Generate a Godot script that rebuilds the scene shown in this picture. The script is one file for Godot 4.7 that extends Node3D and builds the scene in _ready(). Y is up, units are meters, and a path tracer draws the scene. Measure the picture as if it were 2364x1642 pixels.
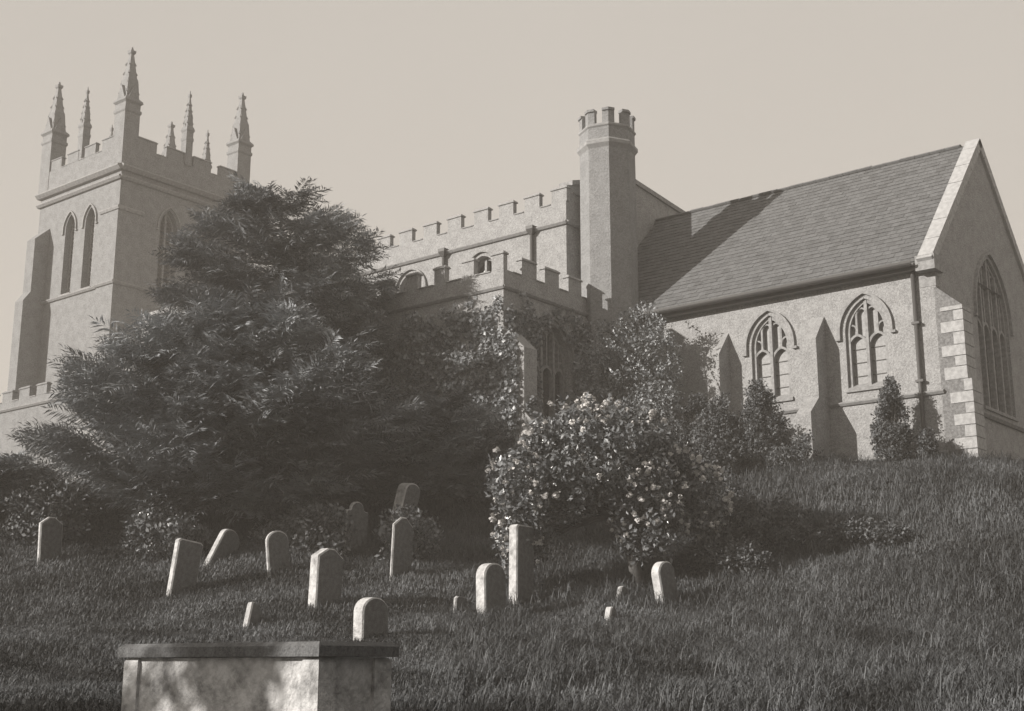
extends Node3D
# An old hillside churchyard below a parish church: x = east, y = up, z = south, metres.

var R := RandomNumberGenerator.new()
var M := {}
var fnoise := FastNoiseLite.new()
var taken := {}

# ------------------------------------------------------------------ basics
func grey(l: float, warm := 0.03) -> Color:
	return Color(l * (1.0 + warm), l, l * (1.0 - warm)).linear_to_srgb()

func numbered(called: String) -> String:
	if not taken.has(called):
		taken[called] = 0
		return called
	taken[called] += 1
	return "%s_%03d" % [called, taken[called]]

func world_of(n: Node) -> Transform3D:
	var t := Transform3D.IDENTITY
	var k: Node = n
	while k is Node3D and k != self:
		t = (k as Node3D).transform * t
		k = k.get_parent()
	return t

func tag(o: Node, label: String, category: String, group := "", kind := "") -> void:
	if label != "": o.set_meta("label", label)
	if category != "": o.set_meta("category", category)
	if group != "": o.set_meta("group", group)
	if kind != "": o.set_meta("kind", kind)

func thing(called: String, at: Vector3, label: String, category: String, group := "") -> Node3D:
	var o := Node3D.new()
	o.name = numbered(called)
	add_child(o)
	o.position = at
	tag(o, label, category, group)
	return o

# a mesh whose vertices are world positions
func part(parent: Node, called: String, st: SurfaceTool, m: Material, smooth := false) -> MeshInstance3D:
	st.generate_normals()
	var o := MeshInstance3D.new()
	o.name = called if parent != self else numbered(called)
	o.mesh = st.commit()
	o.material_override = m
	o.transform = world_of(parent).affine_inverse() if parent != self else Transform3D.IDENTITY
	parent.add_child(o, true)
	return o

# a shared mesh placed by a world transform
func put(parent: Node, called: String, mesh: Mesh, m: Material, xf: Transform3D) -> MeshInstance3D:
	var o := MeshInstance3D.new()
	o.name = called
	o.mesh = mesh
	o.material_override = m
	o.transform = world_of(parent).affine_inverse() * xf
	parent.add_child(o, true)
	return o

func multi(parent: Node, called: String, mesh: Mesh, m: Material, xfs: Array, tones: Array) -> MultiMeshInstance3D:
	var mm := MultiMesh.new()
	mm.transform_format = MultiMesh.TRANSFORM_3D
	mm.use_colors = true
	mm.mesh = mesh
	mm.instance_count = xfs.size()
	for i in xfs.size():
		mm.set_instance_transform(i, xfs[i])
		var t: float = tones[i]
		mm.set_instance_color(i, Color(t, t, t))
	var o := MultiMeshInstance3D.new()
	o.name = called if parent != self else numbered(called)
	o.multimesh = mm
	o.material_override = m
	o.transform = world_of(parent).affine_inverse() if parent != self else Transform3D.IDENTITY
	parent.add_child(o, true)
	return o

func begin(smooth := false) -> SurfaceTool:
	var st := SurfaceTool.new()
	st.begin(Mesh.PRIMITIVE_TRIANGLES)
	st.set_smooth_group(0 if smooth else -1)
	return st

func tri(st: SurfaceTool, a: Vector3, b: Vector3, c: Vector3) -> void:   # counter-clockwise seen from outside
	st.add_vertex(a); st.add_vertex(c); st.add_vertex(b)

func quad(st: SurfaceTool, a: Vector3, b: Vector3, c: Vector3, d: Vector3) -> void:
	tri(st, a, b, c); tri(st, a, c, d)

func bx(st: SurfaceTool, F: Transform3D, a: Vector3, b: Vector3) -> void:
	var p := []
	for i in 8:
		p.append(F * Vector3(b.x if i & 1 else a.x, b.y if i & 2 else a.y, b.z if i & 4 else a.z))
	quad(st, p[4], p[5], p[7], p[6]); quad(st, p[1], p[0], p[2], p[3])
	quad(st, p[5], p[1], p[3], p[7]); quad(st, p[0], p[4], p[6], p[2])
	quad(st, p[6], p[7], p[3], p[2]); quad(st, p[0], p[1], p[5], p[4])

# a box with chamfered upper edges and sloped top (merlon cap, coping)
func cap(st: SurfaceTool, F: Transform3D, a: Vector3, b: Vector3, slope: float, inset: float) -> void:
	var l := [Vector3(a.x, a.y, a.z), Vector3(b.x, a.y, a.z), Vector3(b.x, a.y, b.z), Vector3(a.x, a.y, b.z)]
	var ym := b.y - slope
	var m := [Vector3(a.x, ym, a.z), Vector3(b.x, ym, a.z), Vector3(b.x, ym, b.z), Vector3(a.x, ym, b.z)]
	var t := [Vector3(a.x + inset, b.y, a.z + inset), Vector3(b.x - inset, b.y, a.z + inset), Vector3(b.x - inset, b.y, b.z - inset), Vector3(a.x + inset, b.y, b.z - inset)]
	for i in 4:
		var j := (i + 1) % 4
		quad(st, F * l[j], F * l[i], F * m[i], F * m[j])
		quad(st, F * m[j], F * m[i], F * t[i], F * t[j])
	quad(st, F * t[3], F * t[2], F * t[1], F * t[0])
	quad(st, F * l[0], F * l[1], F * l[2], F * l[3])

func area2(p: PackedVector2Array) -> float:
	var s := 0.0
	for i in p.size():
		var j := (i + 1) % p.size()
		s += p[i].x * p[j].y - p[j].x * p[i].y
	return s

func face(st: SurfaceTool, p: PackedVector2Array, F: Transform3D, z: float, front: bool) -> void:
	var ix := Geometry2D.triangulate_polygon(p)
	for i in range(0, ix.size(), 3):
		var a := p[ix[i]]
		var b := p[ix[i + 1]]
		var c := p[ix[i + 2]]
		if ((b - a).cross(c - a) > 0.0) != front:
			var t := b
			b = c; c = t
		tri(st, F * Vector3(a.x, a.y, z), F * Vector3(b.x, b.y, z), F * Vector3(c.x, c.y, z))

func extrude(st: SurfaceTool, poly: PackedVector2Array, F: Transform3D, z0: float, z1: float) -> void:
	var p := poly.duplicate()
	if area2(p) < 0.0: p.reverse()
	face(st, p, F, z1, true)
	face(st, p, F, z0, false)
	for i in p.size():
		var j := (i + 1) % p.size()
		quad(st, F * Vector3(p[i].x, p[i].y, z0), F * Vector3(p[j].x, p[j].y, z0), F * Vector3(p[j].x, p[j].y, z1), F * Vector3(p[i].x, p[i].y, z1))

# a bar of width w (in plane) and depth z0..z1 along an open polyline in the plane of F
func sweep(st: SurfaceTool, pts: PackedVector2Array, F: Transform3D, w: float, z0: float, z1: float) -> void:
	var l := PackedVector2Array()
	var r := PackedVector2Array()
	for i in pts.size():
		var d0 := (pts[i] - pts[max(i - 1, 0)]).normalized()
		var d1 := (pts[min(i + 1, pts.size() - 1)] - pts[i]).normalized()
		if i == 0: d0 = d1
		if i == pts.size() - 1: d1 = d0
		var n := (d0 + d1).normalized().orthogonal()
		var k := 1.0 / maxf(0.5, n.dot(d0.orthogonal()))
		l.append(pts[i] + n * w * 0.5 * k)
		r.append(pts[i] - n * w * 0.5 * k)
	r.reverse()
	var poly := l + r
	extrude(st, poly, F, z0, z1)

func tube(st: SurfaceTool, pts: Array, radii: Array, n := 8) -> void:
	var rings := []
	for i in pts.size():
		var d: Vector3 = (pts[min(i + 1, pts.size() - 1)] - pts[max(i - 1, 0)]).normalized()
		var s := d.cross(Vector3.UP if absf(d.y) < 0.9 else Vector3.RIGHT).normalized()
		var t := s.cross(d).normalized()
		var ring := []
		for k in n:
			var a := TAU * k / n
			ring.append(pts[i] + (s * cos(a) + t * sin(a)) * radii[i])
		rings.append(ring)
	for i in pts.size() - 1:
		for k in n:
			var j := (k + 1) % n
			quad(st, rings[i][j], rings[i][k], rings[i + 1][k], rings[i + 1][j])
	for k in range(1, n - 1):
		tri(st, rings[-1][0], rings[-1][k + 1], rings[-1][k])

# a stack of n-sided rings: [[y, radius], ...] about a vertical axis
func stack(st: SurfaceTool, at: Vector3, n: int, turn: float, rings: Array) -> void:
	var prev := []
	for rg in rings:
		var cur := []
		for k in n:
			var a := turn + TAU * k / n
			cur.append(at + Vector3(sin(a) * rg[1], rg[0], cos(a) * rg[1]))
		if prev:
			for k in n:
				var j := (k + 1) % n
				quad(st, prev[k], prev[j], cur[j], cur[k])
		prev = cur
	for k in range(1, n - 1):
		tri(st, prev[0], prev[k], prev[k + 1])

# ------------------------------------------------------------------ frames, openings
func south(z: float) -> Transform3D: return Transform3D(Basis(Vector3.RIGHT, Vector3.UP, Vector3.BACK), Vector3(0, 0, z))
func east(x: float) -> Transform3D: return Transform3D(Basis(Vector3.FORWARD, Vector3.UP, Vector3.RIGHT), Vector3(x, 0, 0))   # u = -z

func arch(o: Dictionary, grow := 0.0, n := 10) -> PackedVector2Array:
	var w: float = o.w + 2.0 * grow
	var rise: float = o.rise + grow
	var k: float = maxf((rise * rise - w * w / 4.0) / w, 0.0)
	var r: float = w / 2.0 + k
	var ky: float = rise / sqrt(maxf(r * r - k * k, 0.0001))
	var out := PackedVector2Array()
	for i in range(n + 1):
		var x := -w / 2.0 * cos(PI * 0.5 * i / n)
		out.append(Vector2(o.c + x, o.spring + ky * sqrt(maxf(r * r - (x - k) * (x - k), 0.0))))
	for i in range(n - 1, -1, -1):
		out.append(Vector2(2.0 * o.c - out[i].x, out[i].y))
	return out

func outline(o: Dictionary) -> PackedVector2Array:
	var p := PackedVector2Array([Vector2(o.c - o.w / 2.0, o.sill)])
	p.append_array(arch(o))
	p.append(Vector2(o.c + o.w / 2.0, o.sill))
	return p

func wall_face(st: SurfaceTool, F: Transform3D, u0: float, u1: float, v0: float, v1: float, openings: Array, depth: float, gable := []) -> void:
	var u := u0
	for o in openings:
		var a: float = o.c - o.w / 2.0
		var b: float = o.c + o.w / 2.0
		quad(st, F * Vector3(u, v0, 0), F * Vector3(a, v0, 0), F * Vector3(a, top_y(a, v1, gable), 0), F * Vector3(u, top_y(u, v1, gable), 0))
		quad(st, F * Vector3(a, v0, 0), F * Vector3(b, v0, 0), F * Vector3(b, o.sill, 0), F * Vector3(a, o.sill, 0))
		var p := arch(o)
		for i in p.size() - 1:
			quad(st, F * Vector3(p[i].x, p[i].y, 0), F * Vector3(p[i + 1].x, p[i + 1].y, 0), F * Vector3(p[i + 1].x, top_y(p[i + 1].x, v1, gable), 0), F * Vector3(p[i].x, top_y(p[i].x, v1, gable), 0))
		var q := outline(o)
		for i in q.size():
			var s := q[i]
			var e := q[(i + 1) % q.size()]
			quad(st, F * Vector3(s.x, s.y, 0), F * Vector3(s.x, s.y, -depth), F * Vector3(e.x, e.y, -depth), F * Vector3(e.x, e.y, 0))
		face(st, q, F, -depth - 0.06, true)
		u = b
	quad(st, F * Vector3(u, v0, 0), F * Vector3(u1, v0, 0), F * Vector3(u1, top_y(u1, v1, gable), 0), F * Vector3(u, top_y(u, v1, gable), 0))

func top_y(u: float, flat: float, gable: Array) -> float:
	return flat if gable.is_empty() else gable[1] - absf(u - gable[0]) * gable[2]

func window(parent: Node, F: Transform3D, o: Dictionary, depth: float, label: String) -> MeshInstance3D:
	var st := begin()
	var hood := arch(o, 0.15)
	var h2 := PackedVector2Array([Vector2(hood[0].x - 0.1, o.spring - 0.17), Vector2(hood[0].x, o.spring - 0.17)])
	h2.append_array(hood)
	h2.append(Vector2(hood[hood.size() - 1].x, o.spring - 0.17))
	h2.append(Vector2(hood[hood.size() - 1].x + 0.1, o.spring - 0.17))
	if o.get("hood", true): sweep(st, h2, F, 0.065, -0.02, 0.08)
	var inner := {"c": o.c, "w": o.w - 0.1, "sill": o.sill, "spring": o.spring, "rise": o.rise - 0.04}
	var jamb := PackedVector2Array([Vector2(o.c - inner.w / 2.0, o.sill)])
	jamb.append_array(arch(inner))
	jamb.append(Vector2(o.c + inner.w / 2.0, o.sill))
	sweep(st, jamb, F, 0.1, -depth, -depth + 0.14)
	var node := part(parent, "window", st, M.dressed)
	if label != "": node.set_meta("label", label)
	st = begin()
	extrude(st, PackedVector2Array([Vector2(-depth + 0.01, o.sill + 0.12), Vector2(0.06, o.sill - 0.03), Vector2(0.06, o.sill - 0.11), Vector2(-depth + 0.01, o.sill - 0.11)]), F * Transform3D(Basis(Vector3(0, 0, 1), Vector3.UP, Vector3(-1, 0, 0)), Vector3(o.c, 0, 0)), -o.w / 2.0 - 0.06, o.w / 2.0 + 0.06)
	part(node, "sill", st, M.dressed)
	return node

# mullions, cusped heads and panel tracery of an n-light perpendicular window
func tracery(node: Node, F: Transform3D, o: Dictionary, depth: float, lights: int, head: float, bar: float, glass: Material, fine := true) -> void:
	var lw: float = o.w / lights
	var out := outline(o)
	var topv: float = o.spring + o.rise
	for i in range(1, lights):
		var x: float = o.c - o.w / 2.0 + lw * i
		var st := begin()
		bx(st, F, Vector3(x - bar / 2, o.sill + 0.02, -depth + 0.005), Vector3(x + bar / 2, arch_y(o, x) - 0.01, -depth + 0.16))
		part(node, "mullion", st, M.dressed)
	var t := begin()
	for i in lights:
		var lo := {"c": o.c - o.w / 2.0 + lw * (i + 0.5), "w": lw - bar * 0.4, "sill": 0.0, "spring": head - lw * 0.55, "rise": lw * 0.62}
		sweep(t, arch(lo, 0.0, 5), F, bar * 0.75, -depth + 0.008, -depth + 0.13)
		if fine:
			var x0: float = lo.c
			bx(t, F, Vector3(x0 - bar * 0.33, head + 0.02, -depth + 0.01), Vector3(x0 + bar * 0.33, arch_y(o, x0) - 0.01, -depth + 0.12))
			for s in [-1, 1]:
				var cx: float = x0 + s * lw * 0.25
				var ty: float = minf(arch_y(o, cx - 0.1), arch_y(o, cx + 0.1)) - 0.06
				if ty > head + 0.12:
					sweep(t, arch({"c": cx, "w": lw * 0.5 - bar * 0.3, "spring": ty - lw * 0.28, "rise": lw * 0.26}, 0.0, 4), F, bar * 0.5, -depth + 0.012, -depth + 0.11)
	part(node, "tracery", t, M.dressed)
	for i in lights:
		var a: float = o.c - o.w / 2.0 + lw * i
		for band in [[o.sill, head], [head, topv + 0.1]]:
			var clip := PackedVector2Array([Vector2(a, band[0]), Vector2(a + lw, band[0]), Vector2(a + lw, band[1]), Vector2(a, band[1])])
			for p in Geometry2D.intersect_polygons(out, clip):
				var st := begin()
				extrude(st, p, F * Transform3D(Basis(), Vector3(0, 0, R.randf_range(-0.004, 0.004))), -depth - 0.02, -depth + 0.004)
				part(node, "pane", st, glass)
	if fine:
		var y: float = o.sill + 0.32
		while y < head - 0.25:
			var st := begin()
			bx(st, F, Vector3(o.c - o.w / 2 + 0.02, y, -depth + 0.006), Vector3(o.c + o.w / 2 - 0.02, y + 0.018, -depth + 0.03))
			part(node, "saddle_bar", st, M.iron)
			y += 0.36

func arch_y(o: Dictionary, x: float) -> float:
	var p := arch(o)
	for i in p.size() - 1:
		if x >= p[i].x and x <= p[i + 1].x:
			return lerpf(p[i].y, p[i + 1].y, (x - p[i].x) / maxf(0.0001, p[i + 1].x - p[i].x))
	return o.spring

# a buttress: profile points (projection, height) going up, closed against the wall
func buttress(parent: Node, F: Transform3D, u0: float, u1: float, y0: float, stages: Array) -> MeshInstance3D:
	var p := PackedVector2Array([Vector2(-0.05, y0)])
	for s in stages: p.append(Vector2(s[0], s[1]))
	p.append(Vector2(-0.05, stages[-1][1]))
	var st := begin()
	# local x = outward, y = up, z = along the wall
	extrude(st, p, F * Transform3D(Basis(Vector3(0, 0, 1), Vector3.UP, Vector3(-1, 0, 0)), Vector3.ZERO), -u1, -u0)
	return part(parent, "buttress", st, (parent as MeshInstance3D).material_override)

func string_course(parent: Node, F: Transform3D, u0: float, u1: float, y: float, h: float, proj: float) -> void:
	var st := begin()
	extrude(st, PackedVector2Array([Vector2(-0.03, y - h), Vector2(proj * 0.5, y - h), Vector2(proj, y - h * 0.55), Vector2(proj, y - h * 0.35), Vector2(-0.03, y)]), F * Transform3D(Basis(Vector3(0, 0, 1), Vector3.UP, Vector3(-1, 0, 0)), Vector3.ZERO), -u1, -u0)
	part(parent, "string_course", st, M.dressed)

var merlons := {}
func merlon(parent: Node, F: Transform3D, u0: float, u1: float, y0: float, y1: float, thick: float) -> void:
	var w := u1 - u0
	var key := "%.2f_%.2f_%.2f" % [w, y1 - y0, thick]
	if not merlons.has(key):
		var st := begin()
		bx(st, Transform3D.IDENTITY, Vector3(-w / 2, 0, -thick), Vector3(w / 2, y1 - y0 - 0.1, 0))
		cap(st, Transform3D.IDENTITY, Vector3(-w / 2 - 0.035, y1 - y0 - 0.1, -thick - 0.035), Vector3(w / 2 + 0.035, y1 - y0, 0.035), 0.06, 0.07)
		st.generate_normals()
		merlons[key] = st.commit()
	var t := Transform3D(Basis(Vector3.UP, R.randf_range(-0.008, 0.008)) * Basis(Vector3.BACK, R.randf_range(-0.012, 0.012)), Vector3((u0 + u1) / 2, y0 + R.randf_range(-0.012, 0.006), R.randf_range(-0.006, 0.01)))
	put(parent, "merlon", merlons[key], (parent as MeshInstance3D).material_override, F * t)

# crenel copings between merlons
func crenel(parent: Node, F: Transform3D, u0: float, u1: float, y: float, thick: float) -> void:
	var st := begin()
	cap(st, F, Vector3(u0 + 0.04, y - 0.02, -thick - 0.03), Vector3(u1 - 0.04, y + 0.03, 0.03), 0.02, 0.04)
	part(parent, "crenel_coping", st, M.dressed)

# ------------------------------------------------------------------ textures and materials
func mottle(sd: int, size: int, layers: Array, lo: float, hi: float, warm: float, gamma := 1.0) -> ImageTexture:
	var sum := PackedFloat32Array()
	sum.resize(size * size)
	var total := 0.0
	for l in layers:                     # [frequency, weight, octaves]
		var n := FastNoiseLite.new()
		n.seed = sd; sd += 7
		n.noise_type = FastNoiseLite.TYPE_SIMPLEX_SMOOTH
		n.frequency = l[0]
		n.fractal_octaves = l[2]
		var im := n.get_seamless_image(size, size)
		im.convert(Image.FORMAT_L8)
		var d := im.get_data()
		for i in size * size: sum[i] += d[i] / 255.0 * l[1]
		total += l[1]
	var bytes := PackedByteArray()
	bytes.resize(size * size * 3)
	for i in size * size:
		var t := pow(clampf((sum[i] / total - 0.25) / 0.5, 0.0, 1.0), gamma)
		var c := grey(lerpf(lo, hi, t), warm)
		bytes[i * 3] = int(c.r * 255.0); bytes[i * 3 + 1] = int(c.g * 255.0); bytes[i * 3 + 2] = int(c.b * 255.0)
	var img := Image.create_from_data(size, size, false, Image.FORMAT_RGB8, bytes)
	return ImageTexture.create_from_image(img)

func bumps(sd: int, size: int, freq: float, oct: int, strength: float, cell := false) -> ImageTexture:
	var n := FastNoiseLite.new()
	n.seed = sd
	n.noise_type = FastNoiseLite.TYPE_CELLULAR if cell else FastNoiseLite.TYPE_SIMPLEX_SMOOTH
	n.frequency = freq
	n.fractal_octaves = oct
	var im := n.get_seamless_image(size, size)
	im.convert(Image.FORMAT_RGBA8)
	im.bump_map_to_normal_map(strength)
	return ImageTexture.create_from_image(im)

func mat(l: float, rough: float, warm := 0.03) -> StandardMaterial3D:
	var m := StandardMaterial3D.new()
	m.albedo_color = grey(l, warm)
	m.roughness = rough
	return m

func tex_mat(t: Texture2D, nrm: Texture2D, rough: float, metres: float, nscale := 1.0) -> StandardMaterial3D:
	var m := StandardMaterial3D.new()
	m.albedo_texture = t
	m.roughness = rough
	m.uv1_triplanar = true
	m.uv1_world_triplanar = true
	m.uv1_scale = Vector3.ONE / metres
	if nrm:
		m.normal_enabled = true
		m.normal_texture = nrm
		m.normal_scale = nscale
	return m

func leaf_mat(l: float, rough: float, warm: float, back := 0.25) -> StandardMaterial3D:
	var m := mat(l, rough, warm)
	m.vertex_color_use_as_albedo = true
	m.cull_mode = BaseMaterial3D.CULL_DISABLED
	m.backlight_enabled = true
	m.backlight = grey(l * back, warm)
	return m

func materials() -> void:
	var rubble := bumps(5, 512, 0.09, 4, 4.0)
	M.stone = tex_mat(mottle(11, 512, [[0.012, 0.55, 4], [0.06, 0.8, 3], [0.17, 1.3, 2]], 0.16, 0.37, 0.0), rubble, 0.95, 3.1, 0.55)
	M.weathered = tex_mat(mottle(17, 512, [[0.012, 0.55, 4], [0.06, 0.8, 3], [0.17, 1.3, 2]], 0.115, 0.29, -0.01), rubble, 0.95, 3.3, 0.55)
	M.dressed = tex_mat(mottle(31, 512, [[0.02, 1.0, 4], [0.15, 0.7, 2]], 0.18, 0.31, 0.0), bumps(8, 512, 0.1, 3, 3.0), 0.9, 1.7, 0.6)
	M.face_shade_and_slab = tex_mat(mottle(57, 512, [[0.02, 1.0, 4], [0.09, 1.0, 3], [0.25, 0.8, 2]], 0.05, 0.17, -0.02), bumps(19, 512, 0.1, 3, 3.0), 0.9, 1.3, 0.6)  # dark stone of the tomb slab; also the painted shade on headstone faces
	M.pale = tex_mat(mottle(37, 512, [[0.02, 1.0, 4], [0.15, 0.7, 2]], 0.26, 0.42, 0.0), bumps(18, 512, 0.1, 3, 3.0), 0.9, 1.9, 0.6)
	M.lichen = tex_mat(mottle(47, 512, [[0.008, 1.5, 4], [0.03, 1.0, 3], [0.2, 0.35, 2]], 0.2, 0.62, 0.0, 0.9), bumps(9, 512, 0.08, 3, 4.0), 0.95, 1.7, 0.6)
	M.tile = tex_mat(mottle(61, 512, [[0.015, 0.9, 3], [0.08, 0.9, 3], [0.3, 0.7, 1]], 0.073, 0.147, -0.02), null, 0.85, 2.3)
	M.tile.vertex_color_use_as_albedo = true
	M.flint = tex_mat(mottle(53, 512, [[0.03, 1.0, 3], [0.12, 1.0, 3]], 0.1, 0.24, 0.0), rubble, 0.9, 1.6, 1.0)
	M.lead = mat(0.2, 0.6)
	M.iron = mat(0.05, 0.6)
	M.glass = tex_mat(mottle(71, 256, [[0.03, 1.0, 3], [0.2, 0.8, 1]], 0.14, 0.25, 0.0), null, 0.55, 0.8)
	M.dark_glass = tex_mat(mottle(75, 256, [[0.03, 1.0, 3], [0.2, 0.8, 1]], 0.03, 0.09, 0.02), null, 0.25, 0.8)
	M.wood = mat(0.09, 0.85)
	M.soil = tex_mat(mottle(83, 512, [[0.01, 1.0, 4], [0.06, 0.8, 3], [0.25, 0.6, 2]], 0.035, 0.11, -0.03), bumps(15, 512, 0.08, 3, 5.0), 1.0, 5.3, 1.0)
	M.bark = tex_mat(mottle(91, 256, [[0.03, 1.0, 3], [0.2, 0.9, 2]], 0.04, 0.1, 0.03), bumps(16, 256, 0.1, 3, 6.0), 1.0, 0.7)
	M.grass = leaf_mat(0.083, 0.7, -0.05, 0.5)
	M.needle = leaf_mat(0.18, 0.6, -0.05, 0.25)
	M.yew = leaf_mat(0.19, 0.6, -0.05, 0.25)
	M.holly = leaf_mat(0.14, 0.28, -0.04, 0.2)
	M.shrub = leaf_mat(0.075, 0.6, -0.05, 0.2)
	M.petal = leaf_mat(0.7, 0.7, 0.02, 0.3)
	M.ivy = leaf_mat(0.2, 0.4, -0.04, 0.2)

# ------------------------------------------------------------------ ground
const VK := [-30.0, 0.0, 8.0, 12.0, 16.0, 20.0, 22.0, 25.0, 27.0, 30.0, 33.0, 35.5, 37.0, 120.0, 900.0]
const HK := [-2.4, -1.62, -1.1, -0.72, -0.35, 0.05, 0.3, 0.85, 1.4, 2.5, 4.0, 4.75, 4.9, 4.9, -6.0]
func H(x: float, z: float) -> float:
	var v := -0.628 * x - 0.778 * z
	var u := 0.778 * x - 0.628 * z
	v += 4.0 * smoothstep(2.0, 11.0, u)
	v = clampf(v, VK[0], VK[-1])
	var h: float = HK[-1]
	for i in VK.size() - 1:
		if v <= VK[i + 1]:
			var t: float = (v - VK[i]) / (VK[i + 1] - VK[i])
			h = lerpf(HK[i], HK[i + 1], t)
			break
	var k := 1.0 - smoothstep(34.0, 37.0, v)
	return h + k * (fnoise.get_noise_2d(x * 2.0, z * 2.0) * 0.22 + fnoise.get_noise_2d(x * 9.0 + 50.0, z * 9.0) * 0.06)

func ground() -> void:
	var xs := []
	var zs := []
	var x := -56.0
	for e in [-900.0, -500.0, -250.0, -120.0, -80.0]: xs.append(e)
	while x < 16.0:
		xs.append(x); x += 0.5
	for e in [25.0, 50.0, 120.0, 400.0, 900.0]: xs.append(e)
	for e in [-900.0, -500.0, -250.0, -120.0, -70.0]: zs.append(e)
	x = -46.0
	while x < 12.0:
		zs.append(x); x += 0.5
	for e in [25.0, 60.0, 200.0, 900.0]: zs.append(e)
	var st := begin(true)
	for zz in zs:
		for xx in xs:
			st.add_vertex(Vector3(xx, H(xx, zz), zz))
	var nx := xs.size()
	for j in zs.size() - 1:
		for i in nx - 1:
			var a := j * nx + i
			for k in [a, a + 1, a + nx, a + 1, a + nx + 1, a + nx]: st.add_index(k)
	var g := part(self, "ground", st, M.soil)
	g.set_meta("kind", "structure")
	g.set_meta("label", "sloping churchyard ground rising in a bank to the church")

# ------------------------------------------------------------------ plants
func frond_mesh(pairs: int, spread: float, wid: float, sd: int) -> ArrayMesh:
	var r := RandomNumberGenerator.new()
	r.seed = sd
	var st := begin()
	for i in range(pairs + 1):
		var s := float(i) / pairs
		var o := Vector3(s, -0.14 * s * s, 0.0)
		for sg in ([-1.0, 1.0] if i < pairs else [0.0]):
			var ln := (0.16 + spread * sin(PI * (0.18 + 0.75 * s))) * r.randf_range(0.75, 1.2)
			var ang: float = sg * r.randf_range(0.75, 1.05)
			var d := Vector3(cos(ang), r.randf_range(-0.35, 0.3), sin(ang)).normalized()
			var side := d.cross(Vector3.UP).normalized().rotated(d, r.randf_range(-0.7, 0.7)) * wid * r.randf_range(0.7, 1.3)
			var m := o + d * ln * 0.45 + Vector3(0, 0.02, 0)
			var e := o + d * ln + Vector3(0, -0.05 * ln, 0)
			tri(st, o, m - side, m + side)
			tri(st, m - side, e, m + side)
	st.generate_normals()
	return st.commit()

func leaf_clump(n: int, rad: float, ln: float, wd: float, sd: int, flat := false) -> ArrayMesh:
	var r := RandomNumberGenerator.new()
	r.seed = sd
	var st := begin()
	for i in n:
		var p := Vector3(r.randfn(), r.randfn(), r.randfn()).normalized() * rad * pow(r.randf(), 0.5)
		if flat: p.z *= 0.35
		var nrm := (p.normalized() + Vector3(r.randfn(), r.randfn() + 0.6, r.randfn()) * 0.6).normalized()
		if flat: nrm = (Vector3(0, 0.35, 1.0) + Vector3(r.randfn(), r.randfn(), r.randfn()) * 0.45).normalized()
		var a := nrm.cross(Vector3(r.randfn(), r.randfn(), r.randfn())).normalized()
		var b := nrm.cross(a)
		var k := r.randf_range(0.7, 1.25)
		a *= ln * k; b *= wd * k
		var mid := p + nrm * -0.1 * ln
		tri(st, p - a * 0.5, mid + b * 0.5, p + a * 0.5 - nrm * 0.25 * ln)
		tri(st, p - a * 0.5, p + a * 0.5 - nrm * 0.25 * ln, mid - b * 0.5 + nrm * 0.05 * ln)
	st.generate_normals()
	return st.commit()

func frame_to(d: Vector3, roll: float, s: float, at: Vector3) -> Transform3D:
	var x := d.normalized()
	var z := x.cross(Vector3.UP)
	if z.length() < 0.01: z = Vector3.BACK
	z = z.normalized()
	var y := z.cross(x).normalized()
	return Transform3D(Basis(x, y, z).rotated(x, roll).scaled(Vector3.ONE * s), at)

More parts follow.
